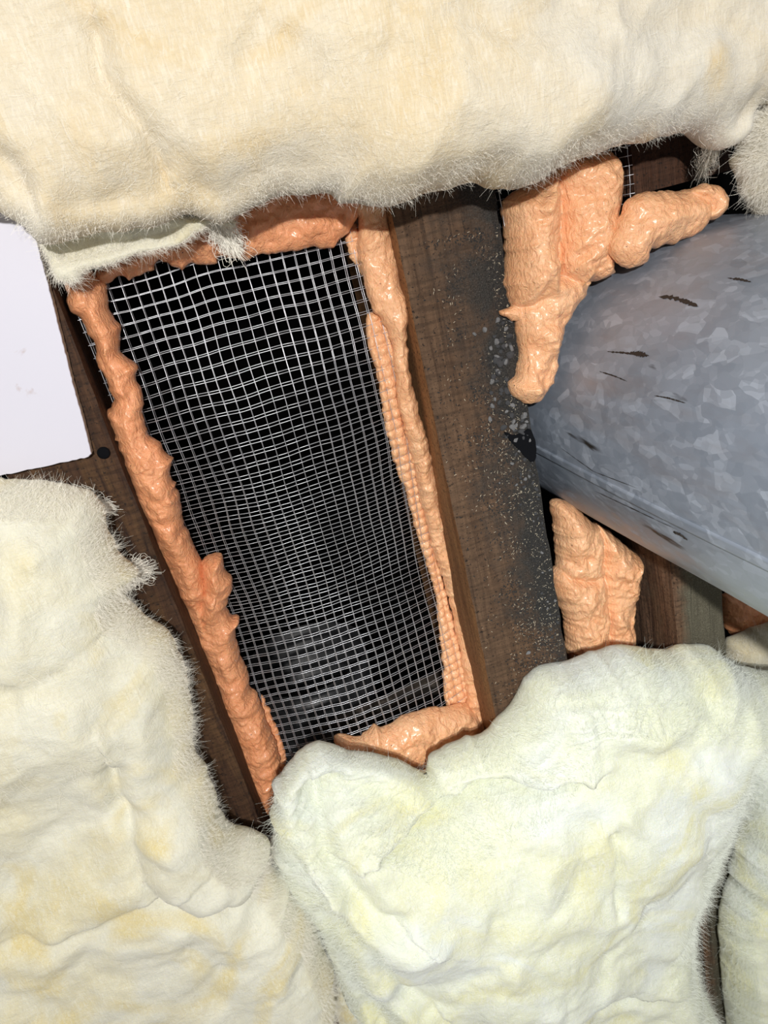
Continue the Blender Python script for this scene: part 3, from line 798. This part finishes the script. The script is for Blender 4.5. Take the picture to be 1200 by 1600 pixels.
batt('shadowed olive glass wool batt low at the right edge under the metal duct',
     [([(1138, 1020), (1142, 1000), (1165, 990), (1200, 978), (1280, 970), (1290, 1110), (1150, 1080)], -.052, .018, .016, .02)],
     139, M_DARKER, .0016, M_FIB, 800, 500, zc=-.04, big=.003)
batt('small cream glass wool scrap at the bottom edge between the two lower batts',
     [([(515, 1545), (530, 1530), (552, 1540), (575, 1570), (600, 1620), (600, 1680), (525, 1680), (520, 1600)], -.012, .012, .012, .012)],
     149, M_LEFT, .0012, M_FIB, 900, 400, zc=-.01, big=.003)

# torn wisps
def wisp(label, path, z0, z1, n, spread, seed, mat, parent_name=None):
    rs = np.random.RandomState(seed); pts = np.array([P(x, y, z0+(z1-z0)*i/(len(path)-1)) for i, (x, y) in enumerate(path)])
    V = []; Fc = []
    for k in range(n):
        off = rs.randn(3)*spread; t0 = rs.rand()*.5; t1 = min(1, t0+.3+rs.rand()*.5); S = 7
        L = []
        for i in range(S):
            t = (t0+(t1-t0)*i/(S-1))*(len(pts)-1); a = min(int(t), len(pts)-2); q = pts[a]*(1-(t-a))+pts[a+1]*(t-a)
            L.append(q+off*(1+.6*math.sin(i*.8+k))+rs.randn(3)*spread*.10)
        L = np.array(L); side = np.cross(np.gradient(L, axis=0), [0.1, 0, 1]); side /= np.linalg.norm(side, axis=1)[:, None]+1e-9
        o = len(V)
        for i in range(S): V += [tuple(L[i]-side[i]*.00009), tuple(L[i]+side[i]*.00009)]
        for i in range(S-1): Fc.append((o+2*i, o+2*i+1, o+2*i+3, o+2*i+2))
    o = mesh_obj('wool_wisp', V, Fc, mat); tag(o, label, 'insulation', kind='stuff'); return o
wisp('torn wisp of wool hanging from the large batt over the sawn joist end', [(1120, 205), (1112, 235), (1100, 258), (1092, 278)],   .05, .012, 500, .0018, 1, M_FIB)
wisp('wispy tuft reaching from the lower left batt across the left joist', [(170, 925), (190, 905), (210, 892), (228, 888)], .022, .006, 900, .0022, 2, M_FIB)
wisp('thin greyish wisp trailing from the large batt onto the top foam bead', [(335, 340), (345, 360), (360, 378), (370, 395)], .018, .006, 700, .0022, 3, M_FIB)
wisp('thin wool strands curling over the left joist below the white board', [(110, 762), (140, 778), (160, 792), (180, 793)], .016, .004, 260, .0014, 4, M_FIB)

# ---------------------------------------------------------------- grit and gravel on the wide joist
M_STONE = plain('grey gravel', (.26, .26, .26), .7, 0, (400, (.12, .12, .13), .0006))
M_STONED = plain('dark gravel', (.035, .038, .042), .7, 0, (400, (.07, .07, .075), .0006))
M_SPECK = plain('pale chaff', (.55, .48, .36), .8); M_GRIT = plain('black grit', (.02, .02, .02), .8)
M_SHARD = plain('black flake', (.004, .0045, .006), .9); M_SHARD.node_tree.nodes['Principled BSDF'].inputs['Specular IOR Level'].default_value = .1
def pebble_mesh(seed, mat):
    import bmesh
    bm = bmesh.new(); bmesh.ops.create_icosphere(bm, subdivisions=2, radius=1)
    rs = random.Random(seed)
    pl = [(Vector((rs.gauss(0, 1), rs.gauss(0, 1), rs.gauss(0, 1))).normalized(), .45+.35*rs.random()) for _ in range(11)]
    for v in bm.verts:
        for n, d in pl:
            k = v.co.dot(n)
            if k > d: v.co -= n*(k-d)
        v.co.z *= .7
    me = bpy.data.meshes.new('pebble'); bm.to_mesh(me); bm.free(); me.materials.append(mat); return me
PM = [pebble_mesh(s, M_STONE) for s in range(5)]+[pebble_mesh(s+20, M_STONED) for s in range(5)]
def pebble(px, py, r, kind, seed, label, group=None):
    rs = random.Random(seed); x, y, _ = P(px, py, .001)
    o = bpy.data.objects.new('pebble', PM[(seed % 5)+(5 if kind else 0)]); COL.objects.link(o)
    o.location = (x, y, r*.45); o.scale = (r, r*(.7+.3*rs.random()), r*.8); o.rotation_euler = (rs.random()*.4, rs.random()*.4, rs.random()*6)
    return tag(o, label, 'pebble', group)
special = [(757, 516, .0022, 0, 'pale grey pebble on the wide joist, upper right of a close pair'), (742, 522, .0018, 0, 'grey pebble on the wide joist, lower left of a close pair'),
           (790, 565, .0026, 0, 'pale grey flat pebble left of the tip of the big foam mass'), (778, 583, .0027, 1, 'dark rounded pebble left of the tip of the big foam mass'),
           (766, 655, .0018, 0, 'lone grey pebble on the wide joist above the black flake'), (826, 1020, .0022, 0, 'grey pebble near the lower end of the wide joist, close to the batt')]
for i, (a, b, r, k, l) in enumerate(special): pebble(a, b, r, k, 100+i, l)
rs = random.Random(8)
cl = []
for i in range(110):
    for _ in range(50):
        y = rs.uniform(500, 1000); e = 828+(y-640)*.165
        dens = 1.0 if 520 < y < 760 else .35
        x = e-abs(rs.gauss(0, 22 if dens == 1 else 14))-2
        if x < 812-70*(dens == 1) - 0 and rs.random() < .4: continue
        if rs.random() > dens: continue
        if y < 640 and x > 800: x = rs.uniform(765, 805)
        w_ = P(x, y, .0)
        if w_[0] > .0965: continue
        if all((x-c[0])**2+(y-c[1])**2 > 36 for c in cl): cl.append((x, y)); break
for i, (x, y) in enumerate(cl):
    k = 1 if rs.random() < .6 else 0
    pebble(x, y, rs.uniform(.0008, .0018)*(1.7 if y < 700 else 1), k, i, ('tiny dark gravel chip in the soot along the right edge of the wide joist' if k else 'tiny pale gravel chip in the soot along the right edge of the wide joist'),
           'dark gravel chips on the joist' if k else 'pale gravel chips on the joist')
def scatter(name, n, mat, label, seed, smin, smax, aspect, bias):
    r = np.random.RandomState(seed); V = []; Fc = []
    c = 0
    while c < n:
        y = r.uniform(-.20, .14); x = .0965-abs(r.randn())*bias
        if x < .043: continue
        if vnoise(np.array([x/.01]), np.array([y/.01]), 77)[0] < r.uniform(-.6, .35) and x < .085: continue
        L = r.uniform(smin, smax); wd = L*aspect*r.uniform(.6, 1); a = r.rand()*6.28; ca, sa = math.cos(a), math.sin(a); h = wd*.7
        o = len(V)
        for (u, v, z) in ((-1, -.6, 0), (1, -.4, 0), (.7, .7, 0), (-.6, .6, 0), (0, 0, 1)):
            V.append((x+u*L*ca-v*wd*sa, y+u*L*sa+v*wd*ca, .0004+z*h))
        Fc += [(o, o+1, o+4), (o+1, o+2, o+4), (o+2, o+3, o+4), (o+3, o, o+4)]; c += 1
    return tag(mesh_obj(name, V, Fc, mat, smooth=False), label, 'grit', kind='stuff')
scatter('black_grit', 7000, M_GRIT, 'black gritty soot spread along the right half of the wide joist', 5, .0003, .0009, .8, .020)
scatter('pale_chaff', 1500, M_SPECK, 'pale straw-coloured chaff flecks scattered over the wide joist', 6, .0003, .0009, .35, .022)
def flake(label, pts, z, th, mat):
    q = densify(PP(pts, z+th), .0012); q = roughen(q, .0003, .002, 5); k = len(q); c = q.mean(0)
    V = [(a, b, z) for a, b in q]+[(a, b, z+th) for i, (a, b) in enumerate(q)]
    V.append((c[0], c[1], z+th)); V.append((c[0], c[1], z)); Fc = []
    for i in range(k):
        j = (i+1) % k; Fc += [(i, j, k+j, k+i), (k+i, k+j, 2*k), (j, i, 2*k+1)]
    return tag(mesh_obj('black_flake', V, Fc, mat, smooth=False), label, 'flake')
flake('flat black triangular flake lying in the gravel on the wide joist', [(788, 675), (792, 676), (806, 680), (826, 671), (830, 672), (837, 690), (838, 712), (834, 722), (829, 722), (812, 704), (798, 690)], .0008, .0012, M_SHARD)
# nail head in the left joist
def nail(px, py):
    c = P(px, py, 0); V = []; Fc = []; n = 24
    rr = [(.0032, .0004), (.0032, .0012), (.0024, .0016), (.0, .0017)]
    for r, z in rr:
        for i in range(n): V.append((c[0]+r*math.cos(6.2832*i/n), c[1]+r*math.sin(6.2832*i/n), z))
    for j in range(3):
        for i in range(n): Fc.append((j*n+i, j*n+(i+1) % n, (j+1)*n+(i+1) % n, (j+1)*n+i))
    return tag(mesh_obj('nail', V, Fc, M_SHARD), 'black nail head in the left joist by the corner of the white board', 'nail')
nail(162, 707)
